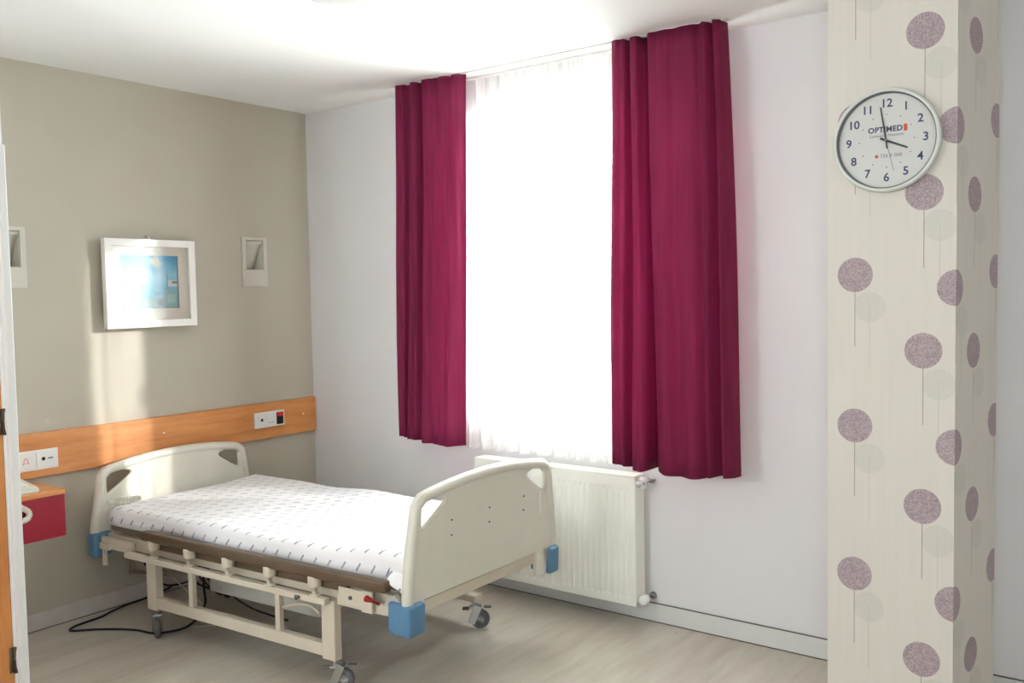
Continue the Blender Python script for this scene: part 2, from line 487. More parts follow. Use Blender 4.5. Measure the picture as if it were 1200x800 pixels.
# pier covered with wallpaper
plan = [(3.44, 0.0), (3.44, -0.752), (3.83, -0.752), (3.89, -0.40), (3.78, 0.0)]
pb = bmesh.new(); uvl = pb.loops.layers.uv.new('UVMap'); dist = -0.752
lo_ = [pb.verts.new((x, y, 0.0)) for x, y in plan]; hi_ = [pb.verts.new((x, y, H)) for x, y in plan]
for i in range(4):
    ln = math.hypot(plan[i+1][0]-plan[i][0], plan[i+1][1]-plan[i][1])
    f = pb.faces.new((lo_[i], lo_[i+1], hi_[i+1], hi_[i]))
    for lp, uv in zip(f.loops, ((dist, 0), (dist+ln, 0), (dist+ln, H), (dist, H))): lp[uvl].uv = uv
    dist += ln
pb.faces.new(lo_[::-1]); pb.faces.new(hi_)
struct(obj('wall_pier', pb, 'wallpaper'))
# baseboards
bl = struct(obj('baseboard_left', B(0.0, 0.012, PY, -0.014, 0.0, 0.087, 0.003), 'plinth_vinyl'))
obj('joint_line', B(0.012, 0.0145, PY, -0.014, 0.0, 0.004), 'dark_line', bl)
bb = struct(obj('baseboard_back', B(0.0, 3.44, -0.014, 0.0, 0.0, 0.087, 0.003), 'plinth'))
obj('joint_line', B(0.0, 3.44, -0.0165, -0.014, 0.0, 0.004), 'dark_line', bb)
obj('joint_line', B(0.0, 3.44, -0.010, 0.0, 0.087, 0.0895), 'dark_line', bb)
b2 = struct(obj('baseboard_niche', B(3.79, XR, -0.014, 0.0, 0.0, 0.087, 0.003), 'plinth'))
obj('joint_line', B(3.79, XR, -0.010, 0.0, 0.087, 0.0895), 'dark_line', b2)

# windows: one behind the voile, two added in the rear wall as fill light
def rectframe(bm, x0, x1, z0, z1, wd, y0, y1):
    box(bm, x0, x0+wd, y0, y1, z0, z1); box(bm, x1-wd, x1, y0, y1, z0, z1)
    box(bm, x0+wd, x1-wd, y0, y1, z0, z0+wd); box(bm, x0+wd, x1-wd, y0, y1, z1-wd, z1)
    return bm
def window(name, x0_, x1_, z0_, z1_, y_, rz):
    win = struct(empty(name, ((x0_+x1_)/2, y_, z0_), rz))
    wx, wz = (x1_-x0_)/2, z1_-z0_
    obj('window_frame', rectframe(bmesh.new(), -wx, wx, 0, wz, 0.045, -0.01, 0.04), 'upvc', win)
    obj('mullion', B(-0.025, 0.025, -0.01, 0.04, 0.045, wz-0.045), 'upvc', win)
    for x0, x1 in ((-wx+0.045, -0.025), (0.025, wx-0.045)):
        sa = obj('sash', rectframe(bmesh.new(), x0, x1, 0.045, wz-0.045, 0.04, -0.02, 0.02), 'upvc', win)
        obj('pane', B(x0+0.04, x1-0.04, -0.006, 0.0, 0.085, wz-0.085), 'glass', sa)
    hd = bmesh.new(); box(hd, 0.035, 0.06, -0.035, -0.02, 0.72, 0.80, 0.003); box(hd, 0.042, 0.054, -0.05, -0.033, 0.69, 0.80, 0.004)
    obj('window_handle', hd, 'white_plastic', win)
    obj('window_sill', B(-wx, wx, -0.075, -0.01, 0.0, 0.02, 0.004), 'white_gloss', win)
window('window_1', WX0, WX1, WZ0, WZ1, WT-0.045, 0.0)
window('fill_window_2', VX0, VX1, VZ0, VZ1, YB-0.055, PI)  # added opening, lets sky light onto the pier and back wall
window('fill_window_3', UX0, UX1, VZ0, VZ1, YB-0.055, PI)  # added opening, lights the strip right of the pier

# door in the partition
door = struct(empty('door_1', (PX, DY1, 0)))
obj('door_leaf', B(-0.055, -0.012, DY0-DY1+0.04, -0.004, 0.008, DZ-0.03, 0.002), 'wood_door', door)
obj('jamb', B(-0.12, -0.006, -0.003, 0.007, 0, DZ, 0.001), 'plinth', door)
obj('architrave', B(-0.01, 0.022, 0.007, 0.034, 0, DZ+0.06, 0.004), 'architrave', door)
obj('architrave', B(0.0, 0.014, DY0-DY1-0.05, DY0-DY1+0.02, 0, DZ+0.06, 0.003), 'architrave', door)
obj('architrave', B(0.0, 0.014, DY0-DY1+0.02, 0.007, DZ-0.01, DZ+0.06, 0.003), 'architrave', door)
for z in (0.303, 1.156, 1.93):
    hb = bmesh.new(); cyl(hb, (-0.004, -0.002, z-0.047), (0, 0, 1), 0.0065, 0.094, 12)
    box(hb, -0.011, -0.0085, -0.02, -0.004, z-0.045, z+0.045)
    obj('hinge', hb, M['bronze'], door, True)
hb = bmesh.new(); cyl(hb, (-0.012, -0.80, 1.02), (1, 0, 0), 0.009, 0.055, 12); cyl(hb, (0.04, -0.80, 1.02), (0, 1, 0), 0.009, 0.12, 12)
box(hb, -0.012, -0.004, -0.82, -0.78, 0.92, 1.10, 0.003)
obj('door_handle', hb, 'steel', door)

# ------------------------------------------------------------------ hospital bed
TH = 0.061
bed = empty('hospital_bed', (2.12, -0.92, 0), TH)
tag(bed, 'cream hospital bed with blue corner bumpers on casters beside the grey wall', 'bed')
def arcpts(cx, cy, r, a0, a1, n=6):
    return [(cx+r*math.cos(math.radians(a0+(a1-a0)*k/n)), cy+r*math.sin(math.radians(a0+(a1-a0)*k/n))) for k in range(n+1)]
def board_outline(top, hw=0.487):
    """outline in (v, z): straight sides, rounded shoulders, arched top"""
    sh = top-0.045
    right = [(hw, 0.37), (hw+0.002, 0.46), (hw-0.012, sh-0.20), (hw-0.032, sh-0.075)]
    right += [(hw-0.040, sh-0.034), (hw-0.052, sh-0.008), (hw-0.075, sh+0.010)]
    top_ = []
    for k in range(0, 17):
        v = (hw-0.11)*(1-2*k/16)
        top_.append((v, sh+0.015+(0.03)*(1-(v/(hw-0.11))**2)))
    left = [(-v, z) for v, z in reversed(right)]
    return right+top_+left
def board(name, top, xin, xout, foot):
    """end board; xin faces the mattress, xout faces away"""
    up = board_outline(top)
    s = -1 if xout < xin else 1
    bot = [(-0.487, 0.37), (-0.412, 0.37), (-0.395, 0.428), (0.395, 0.428), (0.412, 0.37)]
    outline = up+bot[1:]
    dz = top-0.885
    def hole(sg):
        pts = [(0.415, 0.822+dz), (0.416, 0.730+dz), (0.408, 0.713+dz), (0.390, 0.714+dz), (0.285, 0.778+dz), (0.264, 0.803+dz), (0.275, 0.822+dz), (0.33, 0.834+dz), (0.405, 0.838+dz)]
        pts = [(p.x, p.y) for p in catmull([(a, b, 0) for a, b in pts], 3, True)]
        return [(sg*a, b) for a, b in pts]
    place = lambda a, b, t: (t, a, b)
    xm0, xm1 = (min(xin, xout)+0.012, max(xin, xout)-0.012)
    pn = obj(name, holed_plate(outline, [hole(1), hole(-1)], place, xm0, xm1), 'cream', bed)
    xc = (xin+xout)/2; hw_ = abs(xout-xin)/2
    pts = [(xc, v, z) for v, z in up]
    pts = [Vector(p) for p in pts]
    # inset so that the rim's outer side follows the outline
    rim = bmesh.new()
    c = Vector((xc, 0, 0.6)); ins = []
    for p in pts:
        ins.append(Vector((p.x, p.y-math.copysign(0.015, p.y)*(1 if abs(p.y) > 0.40 else 0), p.z-(0.017 if p.z > top-0.07 else 0.0))))
    tube(rim, ins, hw_*0.92, 12, sx=1.0)
    for v_ in rim.verts:   # flatten the tube a little across the board plane
        pass
    obj('rim', rim, 'cream', pn, True)
    for sg in (1, -1):
        obj('handle_rim', T([(xc, a, b) for a, b in hole(sg)], hw_*0.42, 8, closed=True), 'cream', pn, True)
    for sg in (1, -1):   # blue corner bumper wrapping the lower corner
        v0, v1 = (0.405 if sg < 0 else 0.428, 0.502)
        if sg > 0: obj('lower_horn', B(xm0, xm1, 0.355, 0.43, 0.312, 0.435, 0.006), 'cream', pn)
        bmp = B(min(xin, xout)-(0.006 if foot is False else 0.055), max(xin, xout)+(0.010 if foot else 0.014), min(sg*v0, sg*v1), max(sg*v0, sg*v1), *((0.307, 0.428) if foot else (0.322, 0.440)), 0.014, 3)
        o = obj('corner_bumper', bmp, 'blue', pn, True); o['label'] = 'blue corner bumper'
    if foot:
        for v in (-0.24, 0.0, 0.24):
            for z in (0.64, 0.70):
                bt = bmesh.new(); cyl(bt, (xm1, v, z), (1, 0, 0), 0.0042, 0.003, 10); obj('bolt', bt, 'rubber', pn)
        sl = B(xm1, xm1+0.003, 0.365, 0.372, 0.60, 0.70); obj('slot', sl, 'white_gloss', pn)
    return pn
fbd = board('footboard', 0.866, -0.050, 0.0, True)
fbd.rotation_euler = (0, 0.04, -0.055); fbd.location = (-0.016, 0, 0)      # sits slightly askew on its mounts
board('headboard', 0.787, -2.000, -2.050, False)
# bar below the footboard
fb = bmesh.new(); box(fb, -0.075, -0.030, -0.40, 0.40, 0.370, 0.416, 0.004); fo = obj('end_beam', fb, 'cream_metal', bed); fo.rotation_euler = (0, 0, -0.055)
fb = bmesh.new(); box(fb, -2.03, -1.99, -0.40, 0.40, 0.352, 0.42, 0.004); obj('end_beam', fb, 'cream_metal', bed)
# deck frame and deck
for sg in (-1, 1):
    a, b = sorted((sg*0.395, sg*0.432))
    obj('deck_beam', B(-2.0, -0.07, a, b, 0.372, 0.432, 0.004), 'cream_metal', bed)
for x0, x1 in ((-1.96, -1.27), (-1.255, -1.01), (-0.995, -0.57), (-0.555, -0.09)):
    obj('deck_panel', B(x0, x1, -0.432, 0.432, 0.452, 0.4855, 0.004), 'deck', bed)
for x in (-1.75, -1.15, -0.55):
    obj('cross_beam', B(x-0.02, x+0.02, -0.395, 0.395, 0.40, 0.452), 'cream_metal', bed)
# lowered side rails with their posts
def side_rail(sg):
    y = sg*0.490
    sr = obj('side_rail', B(-1.75, -0.445, y-0.016, y+0.016, 0.362, 0.389, 0.004), 'cream_metal', bed)
    hr = bmesh.new(); box(hr, -1.612, -0.128, y-0.022, y+0.022, 0.463, 0.508, 0.010, 3)
    obj('handrail', hr, 'bronze', sr, True)['label'] = 'brown hand rail'
    hr = bmesh.new(); box(hr, -1.60, -0.36, y-sg*0.034-0.010, y-sg*0.034+0.010, 0.418, 0.448, 0.004, 2)
    obj('lower_bar', hr, 'bronze', sr, True)
    for k in range(5):
        x = -1.543+0.2577*k
        p = bmesh.new(); cyl(p, (x, y, 0.388), (0, 0, 1), 0.016, 0.05, 14)
        lathe(p, [(0.020, 0.426), (0.027, 0.430), (0.027, 0.466), (0.024, 0.470)], 16, (x, y, 0))
        lathe(p, [(0.023, 0.387), (0.023, 0.394), (0.017, 0.398)], 16, (x, y, 0))
        po_ = obj('post', p, 'cream_metal', sr)
    kn = bmesh.new(); cyl(kn, (-0.59, y+sg*0.012, 0.376), (0, sg, 0), 0.011, 0.016, 14); obj('pivot_knob', kn, 'rubber', sr, True)
side_rail(-1); side_rail(1)
# base frame: legs, long beams, struts
for sg in (-1, 1):
    y = sg*0.450
    for x in (-1.60, -0.466):
        obj('leg', B(x-0.036, x+0.036, y-0.02, y+0.02, 0.128, 0.372, 0.004), 'cream_metal', bed)
    obj('base_beam', B(-1.564, -0.502, y-0.018, y+0.018, 0.138, 0.19, 0.004), 'cream_metal', bed)
    for x in (-1.326, -0.764):
        obj('strut', B(x-0.014, x+0.014, y-0.012, y+0.012, 0.19, 0.364, 0.002), 'cream_metal', bed)
    br = bmesh.new(); tube(br, catmull([(-0.75, y, 0.285), (-0.66, y, 0.315), (-0.58, y, 0.322), (-0.53, y, 0.30)], 5), 0.006, 8)
    obj('brake_rod', br, 'cream_metal', bed, True)
for x in (-1.60, -0.466):
    obj('base_cross_beam', B(x-0.016, x+0.016, -0.43, 0.43, 0.325, 0.365, 0.003), 'cream_metal', bed)
# casters: build one, copy to the other corners
def caster(x, y, ang, lever):
    c = empty('caster', (x, y, 0), ang); c.parent = bed
    R = 0.046
    f = bmesh.new()
    cyl(f, (0, 0, 0.104), (0, 0, 1), 0.017, 0.026, 14)
    for s in (-1, 1):
        m = bmesh.new(); box(m, -0.016, 0.016, s*0.021-0.003, s*0.021+0.003, -0.06, 0.028)
        for v in m.verts: v.co = Matrix.Rotation(math.radians(24), 4, 'Y') @ v.co + Vector((0.014, 0, 0.084))
        me = bpy.data.meshes.new('t'); m.to_mesh(me); m.free(); f.from_mesh(me); bpy.data.meshes.remove(me)
    box(f, -0.02, 0.024, -0.023, 0.023, 0.098, 0.106, 0.003)
    obj('fork', f, 'steel', c)
    wh = bmesh.new(); lathe(wh, [(0.020, -0.013), (0.037, -0.013), (0.044, -0.010), (R, -0.004), (R, 0.004), (0.044, 0.010), (0.037, 0.013), (0.020, 0.013)], 28, (0.030, 0, R), 'Y')
    obj('wheel', wh, 'rubber', c, True)
    hb_ = bmesh.new(); cyl(hb_, (0.030, -0.017, R), (0, 1, 0), 0.022, 0.034, 18); obj('hub', hb_, 'hub', c, True)
    if lever:
        lv = bmesh.new(); box(lv, -0.052, -0.018, -0.015, 0.015, 0.09, 0.099, 0.003); obj('brake_lever', lv, 'rubber', c); lv = bmesh.new(); box(lv, 0.05, 0.085, -0.012, 0.012, 0.098, 0.106, 0.003)
        obj('brake_lever', lv, 'rubber', c)
    return c
caster(-0.372, 0.385, math.radians(33), True)
obj('caster_mount', B(-0.50, -0.35, 0.37, 0.43, 0.128, 0.16, 0.004), 'cream_metal', bed)
caster(-1.60, -0.445, math.radians(-36), False)
caster(-0.455, -0.445, math.radians(33), True)
caster(-1.60, 0.445, math.radians(100), False)
# mechanism at the foot end, IV holder at the head end, actuator and control box below
obj('latch_plate', B(-0.40, -0.24, -0.474, -0.466, 0.372, 0.440, 0.002), 'cream_metal', bed)
obj('latch_plate', B(-0.27, -0.215, -0.486, -0.474, 0.365, 0.450, 0.002), 'cream_metal', bed)
obj('foot_beam', B(-0.42, -0.06, -0.462, -0.440, 0.360, 0.405, 0.002), 'cream_metal', bed)
lv = bmesh.new(); tube(lv, [(-0.235, -0.494, 0.425), (-0.165, -0.50, 0.418)], [0.014, 0.007], 8); obj('release_lever', lv, 'red', bed, True)['label'] = 'red release lever'
kn = bmesh.new(); cyl(kn, (-0.335, -0.474, 0.405), (0, -1, 0), 0.008, 0.006, 12); obj('bolt', kn, 'rubber', bed)
wd = bmesh.new(); vs3 = [wd.verts.new(p) for p in ((-0.17, -0.478, 0.405), (-0.05, -0.478, 0.405), (-0.11, -0.478, 0.455), (-0.17, -0.455, 0.405), (-0.05, -0.455, 0.405), (-0.11, -0.455, 0.455))]
for f in ((0, 1, 2), (5, 4, 3), (0, 3, 4, 1), (1, 4, 5, 2), (2, 5, 3, 0)): wd.faces.new([vs3[i] for i in f])
obj('gusset', wd, 'motor', bed)
iv = bmesh.new(); cyl(iv, (-1.955, -0.472, 0.290), (0, 0, 1), 0.012, 0.11, 14); box(iv, -1.975, -1.90, -0.487, -0.43, 0.37, 0.40, 0.003); obj('drip_stand_socket', iv, 'cream_metal', bed)
ar = bmesh.new(); box(ar, -2.0, -1.74, -0.468, -0.45, 0.37, 0.425, 0.003); obj('head_bracket', ar, 'cream_metal', bed)
for x, z in ((-1.985, -0.30), (-1.53, -0.30)): pass
obj('lift_link', T([(-1.97, -0.30, 0.372), (-2.0, -0.30, 0.202)], 0.015, 10), 'cream_metal', bed, True)
obj('lift_link', T([(-2.0, -0.30, 0.195), (-1.50, -0.30, 0.256)], 0.019, 10), 'cream_metal', bed, True)
obj('lift_link', T([(-1.51, -0.30, 0.256), (-1.49, -0.30, 0.372)], 0.014, 10), 'cream_metal', bed, True)
mb = bmesh.new(); box(mb, -1.47, -0.74, -0.25, -0.12, 0.175, 0.285, 0.012, 2); obj('actuator_box', mb, 'motor', bed)
mb = bmesh.new(); cyl(mb, (-0.76, -0.19, 0.235), (1, 0, 0.25), 0.02, 0.30, 14); obj('actuator_tube', mb, 'steel', bed, True)
rod = T([(-1.85, -0.36, 0.36), (-1.30, -0.425, 0.20)], 0.004, 8); obj('brake_rod', rod, 'cream_metal', bed, True)

# mattress in a printed sheet: lies on the bed, so its own thing
def make_mattress():
    nx, ny = 46, 24
    X0, X1, Y = -1.945, -0.058, 0.452
    bm = bmesh.new(); uvl = bm.loops.layers.uv.new('UVMap')
    prof = []  # cross-section: (y, dz from top, unwrapped distance)
    R_ = 0.028; th = 0.09
    side = [(-Y, -th), (-Y-0.002, -th*0.6), (-Y, -R_)]
    side += [(-Y+R_-R_*math.cos(a), -R_+R_*math.sin(a)) for a in (PI/8, PI/4, 3*PI/8, PI/2)]
    mid = [(-Y+R_+(2*Y-2*R_)*k/ny, 0.0) for k in range(1, ny)]
    prof = side+mid+[(-a, b) for a, b in reversed(side)]
    d = 0.0; L_ = [0.0]
    for p, q in zip(prof, prof[1:]): d += math.hypot(q[0]-p[0], q[1]-p[1]); L_.append(d)
    rings = []
    for i in range(nx+1):
        x = X0+(X1-X0)*i/nx
        e = min(i, nx-i)/nx*(X1-X0); ed = -0.022*(1-min(1, e/0.05))**2
        ring = []
        for y, dz in prof:
            t = max(0.0, (x+0.55)/0.5); near = 0.5-0.5*y/Y
            lift = 0.034*t*t*(3-2*t)*near if t < 1 else 0.034*near
            top = 0.576+lift*0.85+ed+0.004*math.sin(x*7.3+y*5)+0.003*math.sin(x*13-y*9)
            k = 1+dz/th
            z = 0.4865+(top-0.4865)*k if dz < 0 else top
            ring.append(bm.verts.new((x, y+0.004*math.sin(x*9+z*30)*(dz < 0), z)))
        rings.append(ring)
    for i in range(nx):
        for k in range(len(prof)-1):
            f = bm.faces.new((rings[i][k], rings[i+1][k], rings[i+1][k+1], rings[i][k+1]))
            for lp, (a, b) in zip(f.loops, ((i, k), (i+1, k), (i+1, k+1), (i, k+1))):
                lp[uvl].uv = ((X1-X0)*a/nx, L_[b])
    for ring, fl in ((rings[0], False), (rings[-1], True)):
        f = bm.faces.new(ring if not fl else ring[::-1])
        for lp in f.loops: lp[uvl].uv = (lp.vert.co.y+3, lp.vert.co.z)
    f = bm.faces.new([r[0] for r in rings][::-1]+[r[-1] for r in rings])
    bmesh.ops.recalc_face_normals(bm, faces=bm.faces[:])
    o = obj('mattress', bm, 'sheet', None, True)
    o.location = (2.12, -0.92, 0); o.rotation_euler = (0, 0, TH)
    tag(o, 'thin mattress in a white sheet printed with grey dashes on the bed', 'mattress')
    fl = bmesh.new(); uvl = fl.loops.layers.uv.new('UVMap')   # loose sheet corner hanging at the foot
    n = 8; g = []
    for i in range(n+1):
        a = i/n; row = []
        for k in range(n+1):
            b = k/n
            x = -0.145+0.088*a+0.004*math.sin(b*6)
            drop = 0.10*b*(0.35+0.65*a)
            row.append(fl.verts.new((x, -0.459-0.010*math.sin(a*7)*b-0.012*b, 0.545-drop-0.01*a)))
        g.append(row)
    for i in range(n):
        for k in range(n):
            f = fl.faces.new((g[i][k], g[i+1][k], g[i+1][k+1], g[i][k+1]))
            for lp in f.loops: lp[uvl].uv = (lp.vert.co.x+2, lp.vert.co.z)
    c = obj('sheet_corner', fl, 'sheet', o, True)
    sm = c.modifiers.new('s', 'SOLIDIFY'); sm.thickness = 0.002
make_mattress()

# ------------------------------------------------------------------ coiled cord and cables
def coil(p, n, r, turns):
    """points winding round the path p"""
    P = catmull(p, 12); out = []
    tot = len(P)-1
    for i in range(n+1):
        f = i/n*tot; k = min(int(f), tot-1); a = P[k].lerp(P[k+1], f-k)
        d = (P[k+1]-P[k]).normalized(); s, t = frame_of(d); an = 2*PI*turns*i/n
        out.append(a+s*math.cos(an)*r+t*math.sin(an)*r)
    return out
cc = T(coil([(0.235, -1.505, 0.600), (0.205, -1.46, 0.592), (0.19, -1.40, 0.590), (0.20, -1.345, 0.589), (0.235, -1.34, 0.589), (0.262, -1.40, 0.589), (0.255, -1.46, 0.589), (0.225, -1.49, 0.590)], 420, 0.007, 36), 0.0032, 6)
tag(obj('coiled_cord', cc, M['ivory_plastic'], None, True), 'pale coiled hand-control cord lying on the mattress by the headboard', 'cord')
fl = [(0.02, -1.05, 0.02), (0.03, -1.22, 0.006), (0.04, -1.32, 0.006), (0.07, -1.42, 0.006), (0.10, -1.49, 0.006), (0.11, -1.58, 0.006), (0.12, -1.64, 0.006), (0.16, -1.672, 0.006), (0.24, -1.60, 0.006), (0.32, -1.54, 0.006), (0.42, -1.49, 0.006), (0.53, -1.46, 0.006), (0.585, -1.36, 0.006), (0.545, -1.26, 0.006), (0.47, -1.17, 0.006), (0.40, -1.10, 0.03), (0.42, -1.12, 0.12), (0.47, -1.15, 0.27)]
tag(obj('power_cable', T(catmull(fl, 8), 0.0055, 8), 'cable', None, True), 'black power cable looping across the floor out from under the bed', 'cable')
tg = [(0.49, -1.24, 0.30), (0.47, -1.20, 0.22), (0.55, -1.12, 0.10), (0.63, -1.14, 0.17), (0.56, -1.22, 0.27), (0.47, -1.22, 0.19), (0.50, -1.12, 0.11), (0.62, -1.10, 0.10), (0.66, -1.18, 0.19), (0.56, -1.20, 0.25), (0.52, -1.14, 0.15), (0.60, -1.10, 0.09), (0.64, -1.16, 0.22), (0.58, -1.14, 0.16), (0.66, -1.04, 0.04), (0.78, -1.0, 0.006), (0.92, -1.0, 0.006)]
tag(obj('tangled_cable', T(catmull(tg, 8), 0.005, 8), 'cable', None, True), 'black cable hanging in a tangled bundle beneath the bed', 'cable')
dr = [(0.10, -1.27, 0.26), (0.17, -1.25, 0.17), (0.27, -1.24, 0.13), (0.38, -1.20, 0.15), (0.45, -1.18, 0.20), (0.47, -1.18, 0.26)]
tag(obj('sagging_cable', T(catmull(dr, 8), 0.005, 8), 'cable', None, True), 'black cable sagging between the bed frame and the cable tangle', 'cable')
pw = [(0.60, -1.32, 0.006), (0.68, -1.24, 0.006), (0.76, -1.16, 0.012), (0.83, -1.14, 0.006), (0.92, -1.10, 0.006), (1.0, -1.06, 0.006)]
tag(obj('pale_cable', T(catmull(pw, 8), 0.0035, 8), 'cable_white', None, True), 'thin pale cable on the floor under the bed', 'cable')

# ------------------------------------------------------------------ curtains
def curtain(name, top, bot, z1, z0, hem, label):
    A = catmull([(x, -0.185+(y+0.185)*1.0, 0) for x, y in top], 7); C = catmull([(x, -0.19+(y+0.19)*1.3, 0) for x, y in bot], 7)
    nz = 26; bm = bmesh.new(); rows = []
    for k in range(nz+1):
        t = k/nz; row = []
        for i, (a, c) in enumerate(zip(A, C)):
            f = t**0.8
            p = a.lerp(c, f); s = i/(len(A)-1)
            zz = z1+(z0+hem(s)-z1)*t
            row.append(bm.verts.new((p.x+0.004*math.sin(zz*3+s*9), p.y+0.005*math.sin(zz*2.1+s*14)*t+(0.0035+0.0045*t)*math.sin(s*61+0.5*math.sin(zz*2))+0.003*math.sin(s*103+1.3), zz)))
        rows.append(row)
    for r0, r1 in zip(rows, rows[1:]):
        for i in range(len(A)-1): bm.faces.new((r0[i], r1[i], r1[i+1], r0[i+1]))
    o = obj(name, bm, 'curtain', None, True)
    m = o.modifiers.new('thick', 'SOLIDIFY'); m.thickness = 0.004
    tag(o, label, 'curtain', 'maroon window curtains')
    # doubled hem along the lower edge
    hb_ = bmesh.new(); r0 = rows_last = None
    return o
ztop = 2.6965
top = [(0.945, -0.15), (0.955, -0.195), (1.00, -0.20), (1.04, -0.17), (1.075, -0.20), (1.10, -0.205), (1.125, -0.14), (1.14, -0.135), (1.15, -0.20), (1.20, -0.21), (1.24, -0.19), (1.28, -0.205), (1.33, -0.185), (1.38, -0.195), (1.425, -0.16)]
bot = [(0.885, -0.13), (0.895, -0.17), (0.945, -0.18), (0.965, -0.13), (0.99, -0.19), (1.05, -0.215), (1.085, -0.21), (1.10, -0.14), (1.115, -0.15), (1.13, -0.23), (1.19, -0.245), (1.24, -0.23), (1.30, -0.245), (1.36, -0.225), (1.405, -0.19)]
curtain('curtain', top, bot, ztop, 0.79, lambda s: 0.004*math.sin(s*20)-0.006*s, 'narrow maroon curtain at the bed end of the window, glowing pink along its inner edge')
top = [(2.283, -0.14), (2.292, -0.19), (2.335, -0.205), (2.362, -0.195), (2.378, -0.15), (2.395, -0.19), (2.43, -0.205), (2.452, -0.15), (2.468, -0.135), (2.482, -0.20), (2.53, -0.212), (2.60, -0.20), (2.66, -0.212), (2.71, -0.192), (2.745, -0.21), (2.775, -0.165), (2.79, -0.205), (2.818, -0.19), (2.826, -0.12)]
bot = [(2.262, -0.13), (2.272, -0.19), (2.32, -0.21), (2.355, -0.20), (2.37, -0.17), (2.40, -0.20), (2.445, -0.235), (2.472, -0.215), (2.482, -0.12), (2.508, -0.19), (2.56, -0.24), (2.63, -0.22), (2.70, -0.24), (2.755, -0.215), (2.785, -0.235), (2.82, -0.19), (2.845, -0.225), (2.872, -0.205), (2.882, -0.14)]
curtain('curtain', top, bot, ztop, 0.778, lambda s: -0.012*math.sin(s*PI)+0.006*math.sin(s*17), 'wide maroon curtain hanging above the radiator valve')
tk = bmesh.new(); box(tk, 0.925, 2.835, -0.182, -0.158, H-0.006, H-0.0003); tt = obj('curtain_track', tk, 'track', None)
tag(tt, 'slim pale curtain track fixed to the ceiling above both curtains', 'curtain track')
# voile
bm = bmesh.new(); nx, nz = 260, 14; rows = []
for k in range(nz+1):
    t = k/nz; row = []
    for i in range(nx+1):
        s = i/nx; x = 1.22+(2.52-1.22)*s
        ph = s*2*PI*16+1.6*math.sin(s*9)+0.8*math.sin(s*23)
        zz = 2.689+(0.752+0.004*math.sin(ph)-2.689)*t
        row.append(bm.verts.new((x+0.006*math.cos(ph), -0.060+(0.008+0.008*t)*math.sin(ph), zz)))
    rows.append(row)
for r0, r1 in zip(rows, rows[1:]):
    for i in range(nx): bm.faces.new((r0[i], r1[i], r1[i+1], r0[i+1]))
tag(obj('voile_curtain', bm, 'sheer', None, True), 'sheer white voile hanging over the bright window between the maroon curtains', 'curtain')
tk = bmesh.new(); box(tk, 1.10, 2.60, -0.072, -0.048, H-0.010, H-0.0003)
tag(obj('voile_track', tk, 'white_plastic', None), 'white ceiling track carrying the sheer voile', 'curtain track')

# ------------------------------------------------------------------ radiator
RX0, RX1, RZ0, RZ1, RYF = 1.393, 2.352, 0.096, 0.702, -0.118
rad = empty('radiator', ((RX0+RX1)/2, -0.07, RZ0))
tag(rad, 'white steel panel radiator with vertical ribs below the window', 'radiator')
rx = (RX1-RX0)/2; rh = RZ1-RZ0; yf = RYF+0.07
def ribbed(y):
    """pressed front sheet: vertical channels that fade at top and bottom"""
    bm = bmesh.new(); xs = []; n = 28; pitch = (2*rx-0.05)/n
    xs.append((-rx, 0)); 
    for i in range(n):
        x = -rx+0.025+i*pitch
        xs += [(x+0.10*pitch, 0), (x+0.25*pitch, 1), (x+0.75*pitch, 1), (x+0.90*pitch, 0)]
    xs.append((rx, 0))
    zs_ = [(0, 0), (0.028, 0), (0.045, 1), (rh-0.065, 1), (rh-0.045, 0), (rh-0.012, 0), (rh, 0)]
    rows = []
    for z, a in zs_:
        rows.append([bm.verts.new((x, y-0.004+0.004*(a*d), z)) for x, d in xs])
    for r0, r1 in zip(rows, rows[1:]):
        for i in range(len(xs)-1): bm.faces.new((r0[i], r0[i+1], r1[i+1], r1[i]))
    return bm
fp = obj('front_panel', ribbed(yf), 'enamel', rad)
sm = fp.modifiers.new('t', 'SOLIDIFY'); sm.thickness = 0.003; sm.offset = -1
obj('back_panel', B(-rx, rx, 0.028, 0.034, 0, rh-0.01), 'enamel', rad)
for s in (-1, 1):
    a, b = sorted((s*rx, s*(rx+0.002))); obj('side_panel', B(a, b, yf, 0.034, 0.02, rh, 0.0), 'enamel', rad)
gr = obj('top_grille', B(-rx, rx, yf-0.004, 0.036, rh, rh+0.012, 0.003), 'enamel', rad)
for k in range(60):
    x = -rx+0.03+k*(2*rx-0.06)/59
    s_ = B(x-0.0035, x+0.0035, yf+0.014, 0.026, rh+0.011, rh+0.014); obj('grille_slat', s_, 'enamel', gr)
for z, up in ((rh-0.02, True), (0.03, False)):
    v = bmesh.new(); cyl(v, (rx, -0.012, z), (1, 0, 0), 0.011, 0.035, 14)
    if up:
        cyl(v, (rx+0.02, -0.012, z), (0, -1, 0), 0.018, 0.04, 16)
        lathe(v, [(0.016, -0.03), (0.019, -0.022), (0.019, 0.015), (0.012, 0.022)], 16, (rx+0.02, -0.012, z), 'Z')
    else:
        lathe(v, [(0.012, -0.028), (0.022, -0.018), (0.022, 0.018), (0.012, 0.028)], 16, (rx+0.028, -0.02, z), 'Y')
    vv = obj('valve', v, 'white_plastic', rad, True)
    pz = bmesh.new(); cyl(pz, (rx+0.03, -0.012, z), (0, 1, 0), 0.008, 0.080, 12); cyl(pz, (rx+0.03, 0.055, z), (0, 1, 0), 0.017, 0.013, 16)
    obj('pipe_stub', pz, 'steel', vv, True)
for x in (-rx*0.6, rx*0.6):
    obj('wall_bracket', B(x-0.015, x+0.015, 0.034, 0.069, 0.06, rh-0.06), 'enamel', rad)

